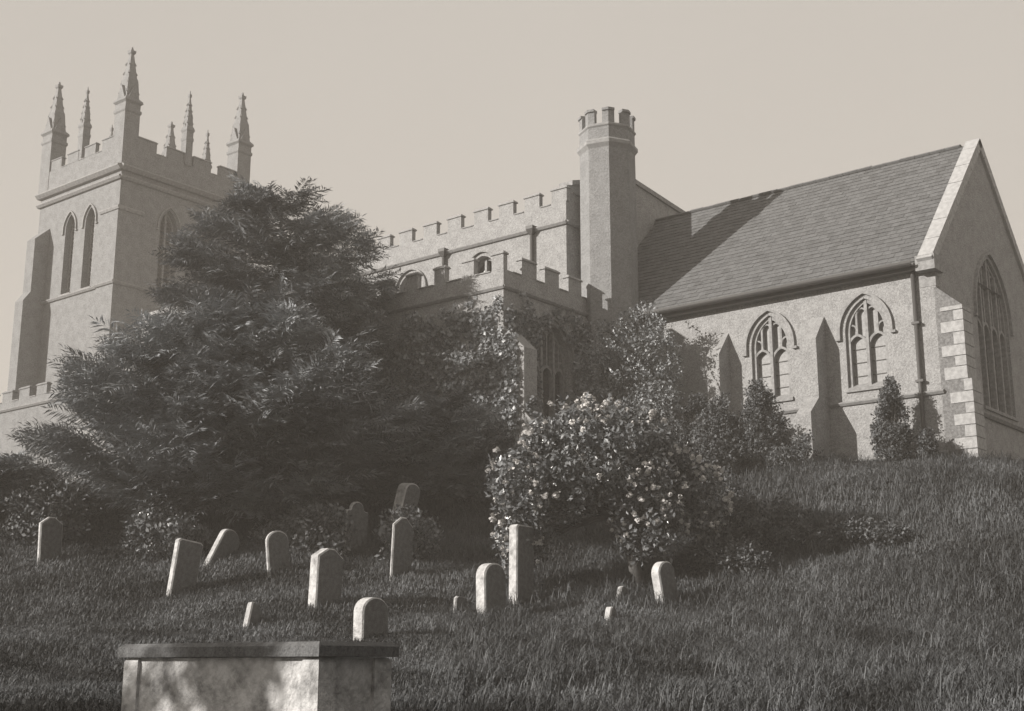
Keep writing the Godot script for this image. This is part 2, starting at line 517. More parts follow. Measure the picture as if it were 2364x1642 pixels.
# layered conifer: prof = [[height fraction, radius], ...]
func conifer(called: String, at: Vector3, height: float, prof: Array, limbs: int, dens: float, size: float, up: float, m: Material, label: String, category: String, group := "", skew := Vector2.ZERO, sd := 1, stems := 1) -> Node3D:
	R.seed = sd
	var o := thing(called, at, label, category, group)
	var trunk := begin(true)
	for k in stems:
		var off := Vector3(R.randf_range(-0.3, 0.3), 0, R.randf_range(-0.3, 0.3)) * (0.0 if stems == 1 else 1.0)
		tube(trunk, [at + off + Vector3(0, -0.3, 0), at + off + Vector3(0.03, 0.4, 0), at + off * 1.5 + Vector3(0.08, height * 0.3, 0.05), at + off * 2.5 + Vector3(0, height * 0.65, 0), at + Vector3(0, height * 0.96, 0)], [0.034 * height, 0.026 * height, 0.02 * height, 0.012 * height, 0.02], 9)
	part(o, "trunk", trunk, M.bark)
	var bs := begin(true)
	var lists := [[], [], []]
	var tones := [[], [], []]
	var ang := R.randf() * TAU
	for i in limbs:
		ang += 2.399 + R.randf_range(-0.3, 0.3)
		var t := 0.1 + 0.9 * pow((i + R.randf()) / limbs, 0.9)
		var rad := 0.0
		for k in prof.size() - 1:
			if t >= prof[k][0] and t <= prof[k + 1][0]:
				rad = lerpf(prof[k][1], prof[k + 1][1], (t - prof[k][0]) / (prof[k + 1][0] - prof[k][0]))
		var out := Vector3(sin(ang), 0, cos(ang))
		var ltone := R.randf_range(0.45, 1.5)
		rad *= R.randf_range(0.62, 1.16) * (1.0 + skew.x * out.x + skew.y * out.z)
		if rad < 0.15: rad = 0.15
		var p0 := at + Vector3(0, height * t - rad * up * 0.75, 0)
		p0.y = maxf(p0.y, at.y + 0.5)
		var p3 := at + Vector3(0, height * t, 0) + out * rad
		var p1 := p0.lerp(p3, 0.4) + Vector3(0, -0.06 * rad, 0)
		var p2 := p0.lerp(p3, 0.75) + Vector3(0, -0.05 * rad, 0)
		tube(bs, [p0, p1, p2, p3], [0.012 * height * (1.0 - t * 0.7), 0.03 + 0.006 * rad, 0.02, 0.006], 5)
		var n := int(dens * (2.0 + rad * 5.0))
		var perp := out.cross(Vector3.UP)
		for j in n:
			var s := 1.0 - 0.82 * pow(R.randf(), 1.35)
			var c := p0.lerp(p1, s / 0.4) if s < 0.4 else (p1.lerp(p2, (s - 0.4) / 0.35) if s < 0.75 else p2.lerp(p3, (s - 0.75) / 0.25))
			var sideways := R.randfn() * 0.24 * rad * (1.15 - s * 0.7)
			c += perp * sideways + Vector3(0, R.randfn() * 0.07 - absf(sideways) * 0.16, 0)
			var d := out + perp * (sideways / (0.3 + rad * 0.5) + R.randfn() * 0.35) + Vector3(0, up * 0.8 + R.randfn() * 0.28 - 0.1, 0)
			var v := R.randi() % 3
			lists[v].append(frame_to(d, R.randfn() * 0.45, size * R.randf_range(0.6, 1.25), c))
			tones[v].append(ltone * R.randf_range(0.75, 1.25))
	part(o, "limbs", bs, M.bark)
	for v in 3:
		var c := multi(o, "crown", M["frond%d" % v], m, lists[v], tones[v])
		c.set_meta("kind", "stuff")
	return o

# broad-leaved bush or tree: blobs = [[centre offset, radii], ...]
func bush(called: String, at: Vector3, blobs: Array, count: int, clump: String, scale_: float, m: Material, label: String, category: String, group := "", sd := 1, trunk_to := Vector3.ZERO, trunk_r := 0.1, shell := 0.55) -> Node3D:
	R.seed = sd
	var o := thing(called, at, label, category, group)
	var bs := begin(true)
	var top := at + trunk_to
	if trunk_to != Vector3.ZERO:
		tube(bs, [at + Vector3(0, -0.25, 0), at + trunk_to * 0.3 + Vector3(0.03, 0, 0.04), at + trunk_to * 0.7, top], [trunk_r * 1.35, trunk_r, trunk_r * 0.85, trunk_r * 0.6], 8)
	var vol := 0.0
	for b in blobs: vol += b[1].x * b[1].y + b[1].y * b[1].z
	var xfs := []
	var tones := []
	for b in blobs:
		var c: Vector3 = at + b[0]
		var n := int(count * (b[1].x * b[1].y + b[1].y * b[1].z) / vol)
		for k in 7:
			var d := Vector3(R.randfn(), absf(R.randfn()) * 0.8, R.randfn()).normalized()
			var e: Vector3 = c + d * b[1] * 0.85
			var from := top if trunk_to != Vector3.ZERO else at + Vector3(0, -0.1, 0)
			tube(bs, [from, from.lerp(e, 0.5) + Vector3(0, 0.12, 0), e], [maxf(trunk_r * 0.45, 0.015), maxf(trunk_r * 0.25, 0.01), 0.006], 5)
		for k in n:
			var d := Vector3(R.randfn(), R.randfn(), R.randfn()).normalized()
			var rr := pow(R.randf_range(shell * shell * shell, 1.0), 0.333)
			rr *= 1.0 + 0.22 * fnoise.get_noise_3d(d.x * 40.0 + c.x * 9.0, d.y * 40.0, d.z * 40.0 + c.z * 9.0) + (0.12 if R.randf() < 0.1 else 0.0)
			var p: Vector3 = c + d * b[1] * rr
			if p.y < at.y + 0.02 : continue
			# gaps between boughs
			if fnoise.get_noise_3d(p.x * 16.0, p.y * 16.0, p.z * 16.0) < -0.22: continue
			xfs.append(Transform3D(Basis.from_euler(Vector3(R.randf() * TAU, R.randf() * TAU, R.randf() * TAU)).scaled(Vector3.ONE * scale_ * R.randf_range(0.75, 1.3)), p))
			tones.append(R.randf_range(0.6, 1.4))
	part(o, "trunk" if trunk_to != Vector3.ZERO else "stems", bs, M.bark)
	var c2 := multi(o, "crown", M[clump], m, xfs, tones)
	c2.set_meta("kind", "stuff")
	return o

# ------------------------------------------------------------------ camera and light
func stage() -> void:
	var cam := Camera3D.new()
	cam.name = "camera"
	cam.fov = 30.23
	cam.rotation_degrees = Vector3(13.2, 38.9, 0)
	cam.near = 0.1
	cam.far = 2500.0
	add_child(cam)
	cam.current = true
	var e := Environment.new()
	e.background_mode = Environment.BG_SKY
	var sm := ProceduralSkyMaterial.new()
	sm.sky_top_color = Color(0.765, 0.74, 0.71)
	sm.sky_horizon_color = Color(0.835, 0.807, 0.772)
	sm.sky_curve = 0.25
	sm.ground_horizon_color = Color(0.5, 0.48, 0.46)
	sm.ground_bottom_color = Color(0.3, 0.29, 0.28)
	sm.sun_angle_max = 0.0
	var veil := FastNoiseLite.new()
	veil.seed = 3
	veil.frequency = 0.006
	veil.fractal_octaves = 4
	var veil_tex := NoiseTexture2D.new()
	veil_tex.width = 1024
	veil_tex.height = 512
	veil_tex.seamless = true
	veil_tex.noise = veil
	sm.sky_cover = veil_tex
	sm.sky_cover_modulate = Color(0.17, 0.168, 0.164)
	var sky := Sky.new()
	sky.sky_material = sm
	e.sky = sky
	e.tonemap_mode = Environment.TONE_MAPPER_LINEAR
	e.background_energy_multiplier = 0.6
	e.tonemap_exposure = 1.65
	e.fog_enabled = true
	e.fog_density = 0.0025
	e.fog_light_color = Color(0.86, 0.83, 0.79)
	e.sdfgi_enabled = true
	e.ssao_enabled = true
	e.ssil_enabled = true
	var we := WorldEnvironment.new()
	we.name = "world_environment"
	we.environment = e
	add_child(we)
	var sun := DirectionalLight3D.new()
	sun.name = "sun"
	sun.light_energy = 1.45
	sun.light_color = Color(1.0, 0.975, 0.945)
	sun.light_angular_distance = 0.6
	sun.shadow_enabled = true
	add_child(sun)
	var to_sun := Vector3(-0.545 * 0.934, 0.358, 0.839 * 0.934)
	sun.look_at_from_position(Vector3.ZERO, -to_sun, Vector3.UP)

func _ready() -> void:
	fnoise.seed = 4
	fnoise.frequency = 0.06
	fnoise.fractal_octaves = 2
	R.seed = 20
	stage()
	materials()
	ground()
	church()
	for v in 3: M["frond%d" % v] = frond_mesh(15, 0.22, 0.02, 100 + v)
	M.leaves = leaf_clump(12, 0.2, 0.12, 0.07, 201)
	M.small_leaves = leaf_clump(14, 0.16, 0.07, 0.045, 202)
	M.ivy_leaves = leaf_clump(12, 0.2, 0.11, 0.09, 203, true)
	M.flowers = leaf_clump(16, 0.06, 0.06, 0.055, 204)
	planting()
	graves()
	grass()

# ------------------------------------------------------------------ the church
func walls(st: SurfaceTool, x0: float, x1: float, zs: float, zn: float, y0: float, y1: float, so: Array, eo: Array, depth: float, etop := []) -> void:
	wall_face(st, south(zs), x0, x1, y0, y1, so, depth)
	wall_face(st, east(x1), -zs, -zn, y0, y1, eo, depth, etop)
	quad(st, Vector3(x1, y0, zn), Vector3(x0, y0, zn), Vector3(x0, y1, zn), Vector3(x1, y1, zn))
	quad(st, Vector3(x0, y0, zn), Vector3(x0, y0, zs), Vector3(x0, y1, zs), Vector3(x0, y1, zn))
	quad(st, Vector3(x0, y1, zs), Vector3(x1, y1, zs), Vector3(x1, y1, zn), Vector3(x0, y1, zn))

func pipe(parent: Node, at: Vector3, y1: float, y0: float) -> void:
	var st := begin(true)
	tube(st, [Vector3(at.x, y0, at.z), Vector3(at.x, y1, at.z)], [0.055, 0.055], 8)
	var o := part(parent, "drainpipe", st, M.iron)
	st = begin()
	stack(st, Vector3(at.x, 0, at.z), 4, PI / 4, [[y1 - 0.05, 0.08], [y1 + 0.12, 0.19], [y1 + 0.22, 0.19]])
	part(o, "hopper", st, M.iron)
	var y := y0 + 0.8
	while y < y1 - 0.3:
		st = begin()
		bx(st, Transform3D.IDENTITY, Vector3(at.x - 0.1, y, at.z - 0.09), Vector3(at.x + 0.1, y + 0.06, at.z + 0.065))
		part(o, "bracket", st, M.iron)
		y += 1.5

func pinnacle_mesh(half: float, y0: float, shaft: float, tip: float) -> ArrayMesh:
	var st := begin()
	var k := 1.4142 * half
	stack(st, Vector3.ZERO, 4, PI / 4, [[y0, k], [shaft - 0.5, k], [shaft - 0.42, k * 1.12], [shaft - 0.3, k * 1.12], [shaft - 0.26, k], [shaft, k * 1.0], [shaft + 0.1, k * 1.22], [shaft + 0.2, k * 1.16], [shaft + 0.35, k * 0.84], [lerpf(shaft, tip, 0.42), k * 0.68], [lerpf(shaft, tip, 0.47), k * 0.56], [tip - 0.4, k * 0.2], [tip - 0.32, k * 0.34], [tip - 0.2, k * 0.36], [tip - 0.16, k * 0.14], [tip, k * 0.08]])
	# gablets on the four sides and crockets up the edges
	for q in 4:
		var F := Transform3D(Basis(Vector3.UP, q * PI / 2), Vector3.ZERO)
		extrude(st, PackedVector2Array([Vector2(-half * 0.95, shaft + 0.02), Vector2(half * 0.95, shaft + 0.02), Vector2(0, shaft + half * 2.3)]), F, half * 0.4, half * 1.06)
		for c in 4:
			var t := (c + 0.6) / 4.6
			var y := lerpf(shaft + 0.35, tip - 0.4, t)
			var rr := lerpf(k * 0.8, k * 0.2, t)
			var G := Transform3D(Basis(Vector3.UP, q * PI / 2 + PI / 4), Vector3(0, y, 0)) * Transform3D(Basis(Vector3.RIGHT, -0.5), Vector3(0, 0, rr))
			bx(st, G, Vector3(-0.04, -0.08, -0.06), Vector3(0.04, 0.08, half * 0.1))
	st.generate_normals()
	return st.commit()

func church() -> void:
	var c := thing("parish_church", Vector3(-36, 4.9, -34), "grey stone battlemented church with pinnacled tower, stair turret and steep tiled chancel roof", "church")
	tower(c)
	nave(c)
	aisle(c)
	turret(c)
	chancel(c)

func louvred(c: Node, F: Transform3D, o: Dictionary, label: String) -> void:
	var w := window(c, F, o, 0.45, label)
	var st := begin()
	bx(st, F, Vector3(o.c - 0.05, o.sill, -0.44), Vector3(o.c + 0.05, o.spring + o.rise - 0.02, -0.27))
	part(w, "mullion", st, M.dressed)
	st = begin()
	extrude(st, outline(o), F, -0.5, -0.455)
	part(w, "backing", st, M.wood)
	var y: float = o.sill + 0.1
	while y < o.spring + o.rise * 0.5:
		st = begin()
		extrude(st, PackedVector2Array([Vector2(-0.44, y + 0.13), Vector2(-0.44, y + 0.16), Vector2(-0.32, y + 0.03), Vector2(-0.32, y)]), F * Transform3D(Basis(Vector3(0, 0, 1), Vector3.UP, Vector3(-1, 0, 0)), Vector3.ZERO), -o.c - o.w / 2 + 0.02, -o.c + o.w / 2 - 0.02)
		part(w, "louvre", st, M.wood)
		y += 0.24

func tower(c: Node) -> void:
	var x0 := -57.8
	var x1 := -51.0
	var zs := -33.9
	var zn := -41.4
	var FS := south(zs)
	var FE := east(x1)
	var so := [{"c": -54.95, "w": 0.78, "sill": 17.35, "spring": 20.6, "rise": 0.75}, {"c": -53.28, "w": 0.78, "sill": 17.35, "spring": 20.6, "rise": 0.75}]
	var eo := [{"c": 36.75, "w": 1.0, "sill": 17.45, "spring": 20.5, "rise": 0.95}, {"c": 38.9, "w": 1.0, "sill": 17.45, "spring": 20.5, "rise": 0.95}]
	var st := begin()
	walls(st, x0, x1, zs, zn, 4.0, 23.0, so, eo, 0.45)
	# parapet walls, hollow behind
	bx(st, Transform3D.IDENTITY, Vector3(x0 - 0.06, 23.0, zs - 0.38), Vector3(x1 + 0.06, 24.05, zs + 0.06))
	bx(st, Transform3D.IDENTITY, Vector3(x0 - 0.06, 23.0, zn - 0.06), Vector3(x1 + 0.06, 24.05, zn + 0.38))
	bx(st, Transform3D.IDENTITY, Vector3(x1 - 0.38, 23.0, zn + 0.38), Vector3(x1 + 0.06, 24.05, zs - 0.38))
	bx(st, Transform3D.IDENTITY, Vector3(x0 - 0.06, 23.0, zn + 0.38), Vector3(x0 + 0.38, 24.05, zs - 0.38))
	# slightly raised corner strips
	bx(st, Transform3D.IDENTITY, Vector3(x1 - 1.25, 4.0, zs - 0.3), Vector3(x1 + 0.1, 20.75, zs + 0.1))
	bx(st, Transform3D.IDENTITY, Vector3(x1 - 0.3, 4.0, zs - 1.25), Vector3(x1 + 0.1, 20.75, zs - 0.3))
	bx(st, Transform3D.IDENTITY, Vector3(x1 - 0.3, 4.0, zn - 0.1), Vector3(x1 + 0.1, 20.75, zn + 1.2))
	var t := part(c, "tower", st, M.weathered)
	t.set_meta("label", "tall square stone tower with battlements and eight pinnacles")
	for a in [[FS, x0 - 0.1, x1 + 0.1], [FE, -zs - 0.1, -zn + 0.1]]:
		string_course(t, a[0], a[1], a[2], 23.05, 0.34, 0.3)
		string_course(t, a[0], a[1], a[2], 22.5, 0.24, 0.2)
	string_course(t, south(zs), x0 - 0.08, x1 - 1.3, 17.3, 0.2, 0.14)
	string_course(t, south(zs + 0.1), x1 - 1.32, x1 + 0.2, 17.3, 0.2, 0.12)
	string_course(t, south(zs + 0.1), x1 - 1.32, x1 + 0.2, 20.95, 0.24, 0.1)
	string_course(t, east(x1 + 0.1), -zs - 0.1, -zs + 1.3, 20.95, 0.24, 0.1)
	string_course(t, east(x1 + 0.1), -zs - 0.1, -zs + 1.3, 17.3, 0.2, 0.12)
	string_course(t, FE, -zs + 1.25, -zn + 0.1, 17.3, 0.2, 0.14)
	# tall buttress near the west end of the south face
	buttress(t, FS, -57.45, -56.75, 4.0, [[1.1, 4.0], [1.1, 17.1], [0.75, 17.6], [0.75, 20.3], [0.0, 21.0]])
	# battlements
	for a in [[FS, x0 + 0.8, x1 - 0.75], [FE, -zs + 0.75, -zn - 0.75], [Transform3D(Basis(Vector3.LEFT, Vector3.UP, Vector3.FORWARD), Vector3(0, 0, zn)), -x1 + 0.75, -x0 - 0.8], [Transform3D(Basis(Vector3.BACK, Vector3.UP, Vector3.LEFT), Vector3(x0, 0, 0)), zn + 0.75, zs - 0.75]]:
		var n := 4
		var per: float = (a[2] - a[1] + 0.55) / n
		for i in n:
			var u: float = a[1] + per * i
			var G: Transform3D = a[0] * Transform3D(Basis(), Vector3(0, 0, 0.06))
			merlon(t, G, u, u + per - 0.55, 24.05, 24.66, 0.2)
			if i < n - 1: crenel(t, G, u + per - 0.55, u + per, 24.05, 0.4)
	var big := pinnacle_mesh(0.42, 22.75, 26.15, 29.2)
	var slim := pinnacle_mesh(0.2, 24.0, 25.75, 28.0)
	for p in [[x0 + 0.36, zs - 0.34], [x1 - 0.36, zs - 0.34], [x1 - 0.36, zn + 0.38], [x0 + 0.36, zn + 0.38]]:
		put(t, "pinnacle", big, M.weathered, Transform3D(Basis(Vector3.BACK, R.randf_range(-0.006, 0.006)), Vector3(p[0], 0, p[1])))
	for p in [[-54.55, zs - 0.15], [x1 - 0.15, -37.55], [-54.4, zn + 0.15], [x0 + 0.15, -37.6]]:
		put(t, "slender_pinnacle", slim, M.weathered, Transform3D(Basis(Vector3.BACK, R.randf_range(-0.004, 0.004)), Vector3(p[0], 0, p[1])))
	for o in so: louvred(c, FS, o, "tall louvred belfry window in the sunlit tower face")
	for o in eo: louvred(c, FE, o, "tall louvred belfry window in the shaded tower face")
	# flat lead roof of the tower
	st = begin()
	bx(st, Transform3D.IDENTITY, Vector3(x0 + 0.39, 23.02, zn + 0.39), Vector3(x1 - 0.39, 23.3, zs - 0.39))
	part(t, "tower_roof", st, M.lead)

func nave(c: Node) -> void:
	var x1 := -22.65
	var zs := -30.7
	var zn := -41.3
	var F := south(zs)
	var so := [{"c": -29.1, "w": 1.1, "sill": 10.9, "spring": 12.1, "rise": 0.6}, {"c": -26.0, "w": 1.1, "sill": 10.9, "spring": 12.1, "rise": 0.6}]
	var top := [34.3, 15.5, 0.33]
	var top_n := [34.3, 15.5, 0.09]
	var st := begin()
	wall_face(st, F, -44.0, x1, 4.0, 13.81, so, 0.35)
	wall_face(st, east(x1), -zs, 34.3, 4.0, 13.8, [], 0.3, top)
	wall_face(st, east(x1), 34.3, -zn, 4.0, 13.8, [], 0.3, top_n)
	# back of parapet and of the gable wall, low roof behind
	quad(st, Vector3(x1, 12.9, zs - 0.4), Vector3(-44, 12.9, zs - 0.4), Vector3(-44, 13.81, zs - 0.4), Vector3(x1, 13.81, zs - 0.4))
	quad(st, Vector3(-44, 13.81, zs), Vector3(x1, 13.81, zs), Vector3(x1, 13.81, zs - 0.4), Vector3(-44, 13.81, zs - 0.4))
	quad(st, Vector3(x1, 4.0, zn), Vector3(-44, 4.0, zn), Vector3(-44, 13.8, zn), Vector3(x1, 13.8, zn))
	quad(st, Vector3(-44, 4.0, zn), Vector3(-44, 4.0, zs), Vector3(-44, 13.81, zs), Vector3(-44, 13.8, zn))
	bx(st, Transform3D.IDENTITY, Vector3(-50.9, 4.0, -41.0), Vector3(-44.05, 13.6, -34.6))
	var n := part(c, "nave", st, M.stone)
	n.set_meta("label", "battlemented clerestory wall of the nave")
	st = begin()
	quad(st, Vector3(-44, 13.0, zs - 0.4), Vector3(x1 - 0.35, 13.0, zs - 0.4), Vector3(x1 - 0.35, 14.6, -36.0), Vector3(-44, 14.6, -36.0))
	quad(st, Vector3(x1 - 0.35, 13.0, zn), Vector3(-44, 13.0, zn), Vector3(-44, 14.6, -36.0), Vector3(x1 - 0.35, 14.6, -36.0))
	part(n, "nave_roof", st, M.lead)
	# gable coping
	for s in [[30.95, 32.6], [32.63, 34.3], [34.33, 36.6], [36.63, 38.9], [38.93, 41.3]]:
		st = begin()
		var a := Vector2(s[0], top_y(s[0], 0.0, top if s[0] < 34.3 else top_n))
		var b := Vector2(s[1], top_y(s[1], 0.0, top if s[0] < 34.3 else top_n))
		extrude(st, PackedVector2Array([a + Vector2(0, -0.02), b + Vector2(0, -0.02), b + Vector2(0, 0.13), a + Vector2(0, 0.13)]), east(x1), -0.45, 0.07)
		part(n, "coping_stone", st, M.dressed)
	string_course(n, F, -40.0, x1 + 0.05, 13.2, 0.15, 0.12)
	string_course(n, east(x1), -zs - 0.05, -zs + 1.3, 13.2, 0.15, 0.12)
	var us := [-22.62, -23.68, -24.72, -25.76, -26.9, -27.98, -29.09, -30.12, -31.2, -32.3, -33.4, -34.5]
	for i in us.size():
		merlon(n, F, us[i] - 0.58, us[i], 13.81, 14.33, 0.17)
		if i > 0: crenel(n, F, us[i], us[i - 1] - 0.58, 13.81, 0.4)
	merlon(n, east(x1), 31.11, 31.55, 13.72, 14.25, 0.34)
	for o in so:
		var w := window(c, F, o, 0.35, "arched clerestory window under a hood mould")
		tracery(w, F, o, 0.35, 2, 12.15, 0.09, M.dark_glass, false)
	pipe(n, Vector3(-27.57, 0, zs + 0.09), 13.0, 10.6)
	pipe(n, Vector3(-23.92, 0, zs + 0.09), 13.0, 10.6)

func aisle(c: Node) -> void:
	var x1 := -21.9
	var zs := -26.77
	var F := south(zs)
	var E_ := east(x1)
	var eo := [{"c": 29.0, "w": 1.7, "sill": 6.4, "spring": 8.2, "rise": 1.25}]
	var st := begin()
	walls(st, -42.0, x1, zs, -31.3, 4.0, 10.3, [], eo, 0.35)
	bx(st, Transform3D.IDENTITY, Vector3(-42.0, 10.3, zs - 0.38), Vector3(x1, 10.56, zs))
	bx(st, Transform3D.IDENTITY, Vector3(x1 - 0.38, 10.3, -31.3), Vector3(x1, 10.56, zs - 0.38))
	var a := part(c, "aisle", st, M.stone)
	a.set_meta("label", "low battlemented side aisle half covered in ivy")
	string_course(a, F, -42.0, x1 + 0.05, 10.12, 0.13, 0.09)
	string_course(a, E_, -zs - 0.05, 31.3, 10.12, 0.13, 0.09)
	var u := x1
	for i in 12:
		merlon(a, F, u - 0.42, u, 10.56, 11.1, 0.17)
		crenel(a, F, u - 1.07, u - 0.42, 10.56, 0.38)
		u -= 1.07
	for m in [[27.16, 27.2], [27.58, 28.2], [28.64, 29.3], [29.76, 30.4], [30.86, 31.3]]:
		if m[1] - m[0] > 0.1: merlon(a, E_, m[0], m[1], 10.56, 11.1, 0.17)
	for m in [[27.16, 27.58], [28.2, 28.64], [29.3, 29.76], [30.4, 30.86]]: crenel(a, E_, m[0], m[1], 10.56, 0.38)
	buttress(a, E_, -zs - 0.012, -zs + 0.55, 4.0, [[1.0, 4.0], [1.0, 6.2], [0.72, 6.5], [0.72, 8.25], [0.0, 8.95]])
	var w := window(c, E_, eo[0], 0.35, "shaded pointed window in the ivy-covered aisle end")
	tracery(w, E_, eo[0], 0.35, 3, 8.2, 0.1, M.dark_glass)
	# lower block beside the tower
	st = begin()
	walls(st, -64.0, -42.0, -28.9, -34.5, 4.0, 10.72, [], [], 0.3)
	var b := part(c, "west_aisle", st, M.weathered)
	b.set_meta("label", "low battlemented wall beside the foot of the tower")
	string_course(b, south(-28.9), -64.0, -42.0, 10.45, 0.16, 0.12)
	u = -45.0
	for i in 9:
		merlon(b, south(-28.9), u - 0.75, u, 10.72, 11.22, 0.18)
		crenel(b, south(-28.9), u - 1.3, u - 0.75, 10.72, 0.38)
		u -= 1.3

func turret(c: Node) -> void:
	var at := Vector3(-21.57, 0, -31.4)
	var turn := 0.66
	var st := begin()
	stack(st, at, 8, turn, [[4.0, 0.87], [15.25, 0.85], [15.93, 0.85]])
	var t := part(c, "stair_turret", st, M.weathered)
	t.set_meta("label", "eight-sided stone stair turret with battlemented top")
	st = begin()
	stack(st, at, 8, turn, [[15.2, 0.85], [15.32, 0.94], [15.42, 0.94], [15.5, 0.86]])
	part(t, "string_course", st, M.dressed)
	st = begin()
	stack(st, at, 8, turn, [[15.86, 0.855], [15.9, 0.89], [15.95, 0.89], [15.99, 0.84]])
	part(t, "string_course", st, M.dressed)
	for k in 8:
		var a := turn + TAU * k / 8
		var v := Vector2(sin(a), cos(a))
		var n1 := (Vector2(sin(a - TAU / 8), cos(a - TAU / 8)) - v) * 0.31
		var n2 := (Vector2(sin(a + TAU / 8), cos(a + TAU / 8)) - v) * 0.31
		var ro := 0.85
		var ri := 0.7
		var poly := PackedVector2Array([(v + n1) * ro, v * ro, (v + n2) * ro, (v + n2) * ri, v * ri, (v + n1) * ri])
		var capp := PackedVector2Array()
		for p in poly: capp.append(p * (1.05 if p.length() > 0.76 else 0.94))
		var P := Transform3D(Basis(Vector3.RIGHT, Vector3.BACK, Vector3.DOWN), at)   # plan: local x = x, y = z, z = down
		st = begin()
		extrude(st, poly, P, -16.37, -15.94)
		extrude(st, capp, P, -16.45, -16.37)
		part(t, "merlon", st, M.weathered)

func chancel(c: Node) -> void:
	var x1 := -11.78
	var zs := -31.7
	var zn := -39.9
	var F := south(zs)
	var E_ := east(x1)
	var so := [{"c": -16.5, "w": 1.15, "sill": 7.0, "spring": 8.5, "rise": 0.85}, {"c": -13.72, "w": 1.15, "sill": 7.0, "spring": 8.5, "rise": 0.85}]
	var eo := [{"c": 35.8, "w": 2.5, "sill": 6.7, "spring": 9.3, "rise": 1.75}]
	var top := [35.8, 14.42, 1.039]
	var st := begin()
	walls(st, -22.6, x1, zs, zn, 3.4, 10.16, so, eo, 0.22, top)
	var w := part(c, "chancel", st, M.stone)
	w.set_meta("label", "sunlit chancel wall with two traceried windows and pointed buttresses")
	buttress(w, F, -18.16, -17.77, 3.4, [[1.1, 3.4], [1.1, 6.3], [0.58, 6.75], [0.58, 8.35], [0.0, 9.05]])
	buttress(w, F, -15.26, -14.86, 3.4, [[1.1, 3.4], [1.1, 6.3], [0.58, 6.75], [0.58, 8.35], [0.0, 9.05]])
	string_course(w, F, -22.0, -18.2, 6.68, 0.13, 0.1)
	string_course(w, F, -17.73, -15.3, 6.68, 0.13, 0.1)
	string_course(w, F, -14.82, x1 + 0.02, 6.68, 0.13, 0.1)
	string_course(w, E_, 32.3, 39.9, 6.5, 0.15, 0.12)
	# plinth course
	string_course(w, F, -14.82, x1 + 0.02, 5.15, 0.18, 0.12)
	# corner buttress of dark rubble with pale squared quoins
	var p := PackedVector2Array([Vector2(-0.05, 3.4), Vector2(0.72, 3.4), Vector2(0.72, 6.75), Vector2(0.62, 6.9), Vector2(0.62, 8.75), Vector2(0.0, 9.3), Vector2(-0.05, 9.3)])
	st = begin()
	extrude(st, p, E_ * Transform3D(Basis(Vector3(0, 0, 1), Vector3.UP, Vector3(-1, 0, 0)), Vector3.ZERO), -32.3, -31.69)
	var b := part(w, "buttress", st, M.flint)
	b.set_meta("label", "corner buttress of dark rubble with alternating pale quoins")
	var y := 4.55
	var i := 0
	while y < 8.7:
		var h := R.randf_range(0.26, 0.34)
		var ox: float = (0.72 if y < 6.75 else 0.62) + 0.012
		var ln := R.randf_range(0.5, 0.6) if i % 2 == 0 else R.randf_range(0.2, 0.28)
		st = begin()
		bx(st, Transform3D.IDENTITY, Vector3(x1 + ox - ln, y + 0.012, -32.312), Vector3(x1 + ox, minf(y + h, 8.75) - 0.012, -31.676 + R.randf_range(-0.004, 0.008)))
		part(b, "quoin", st, M.pale)
		if y < 6.75 and y + h > 6.75: y = 6.86
		else: y += h
		i += 1
	# pale quoins on the chancel corner above the buttress
	y = 9.34
	i = 0
	while y < 10.1:
		var ln := 0.42 if i % 2 == 0 else 0.24
		st = begin()
		bx(st, Transform3D.IDENTITY, Vector3(x1 - ln, y + 0.01, zs - 0.3), Vector3(x1 + 0.012, y + 0.27, zs + 0.012))
		part(w, "quoin", st, M.dressed)
		y += 0.28
		i += 1
	for o in so:
		var wd := window(c, F, o, 0.22, "two-light traceried window in the sunlit chancel wall")
		tracery(wd, F, o, 0.22, 2, 8.38, 0.085, M.glass)
	var ew := window(c, E_, eo[0], 0.22, "large shaded traceried window in the gable end")
	tracery(ew, E_, eo[0], 0.22, 4, 9.1, 0.1, M.dark_glass)
	pipe(w, Vector3(-12.33, 0, zs + 0.09), 9.85, 4.6)
	# roof
	var sl := Vector3(0, 0.7205, -0.6934)
	var RF := Transform3D(Basis(Vector3.RIGHT, sl, Vector3(0, 0.6934, 0.7205)), Vector3(0, 10.27, zs))
	st = begin()
	bx(st, RF, Vector3(-22.62, -0.36, -0.12), Vector3(-12.12, 5.9, 0.0))
	var RN := Transform3D(Basis(Vector3.LEFT, Vector3(0, 0.7205, 0.6934), Vector3(0, 0.6934, -0.7205)), Vector3(0, 10.27, zn))
	bx(st, RN, Vector3(12.12, -0.36, -0.12), Vector3(22.62, 5.9, 0.0))
	var roof := part(c, "chancel_roof", st, M.tile)
	roof.set_meta("label", "steep dark tiled chancel roof")
	st = begin()
	var v := -0.4
	var row := 0
	while v < 5.78:
		var uu := -22.6 + (0.13 if row % 2 else 0.0)
		while uu < -12.15:
			var wdt := 0.25
			var n0 := R.randf_range(0.018, 0.03)
			var tone := R.randf_range(0.75, 1.2)
			var dv := R.randf_range(-0.008, 0.008)
			var sk := R.randf_range(-0.006, 0.006)
			st.set_color(Color(tone, tone, tone))
			var u2 := minf(uu + wdt, -12.12)
			var A := RF * Vector3(uu, v + dv, n0)
			var B := RF * Vector3(u2, v + dv + sk, n0)
			var C := RF * Vector3(u2, v + 0.24, 0.006)
			var D := RF * Vector3(uu, v + 0.24, 0.006)
			var A0 := RF * Vector3(uu, v + dv, -0.004)
			var B0 := RF * Vector3(u2, v + dv + sk, -0.004)
			quad(st, A, B, C, D); quad(st, A0, B0, B, A); quad(st, B0, C, C, B); quad(st, D, A0, A, D)
			uu += 0.257
		v += 0.215
		row += 1
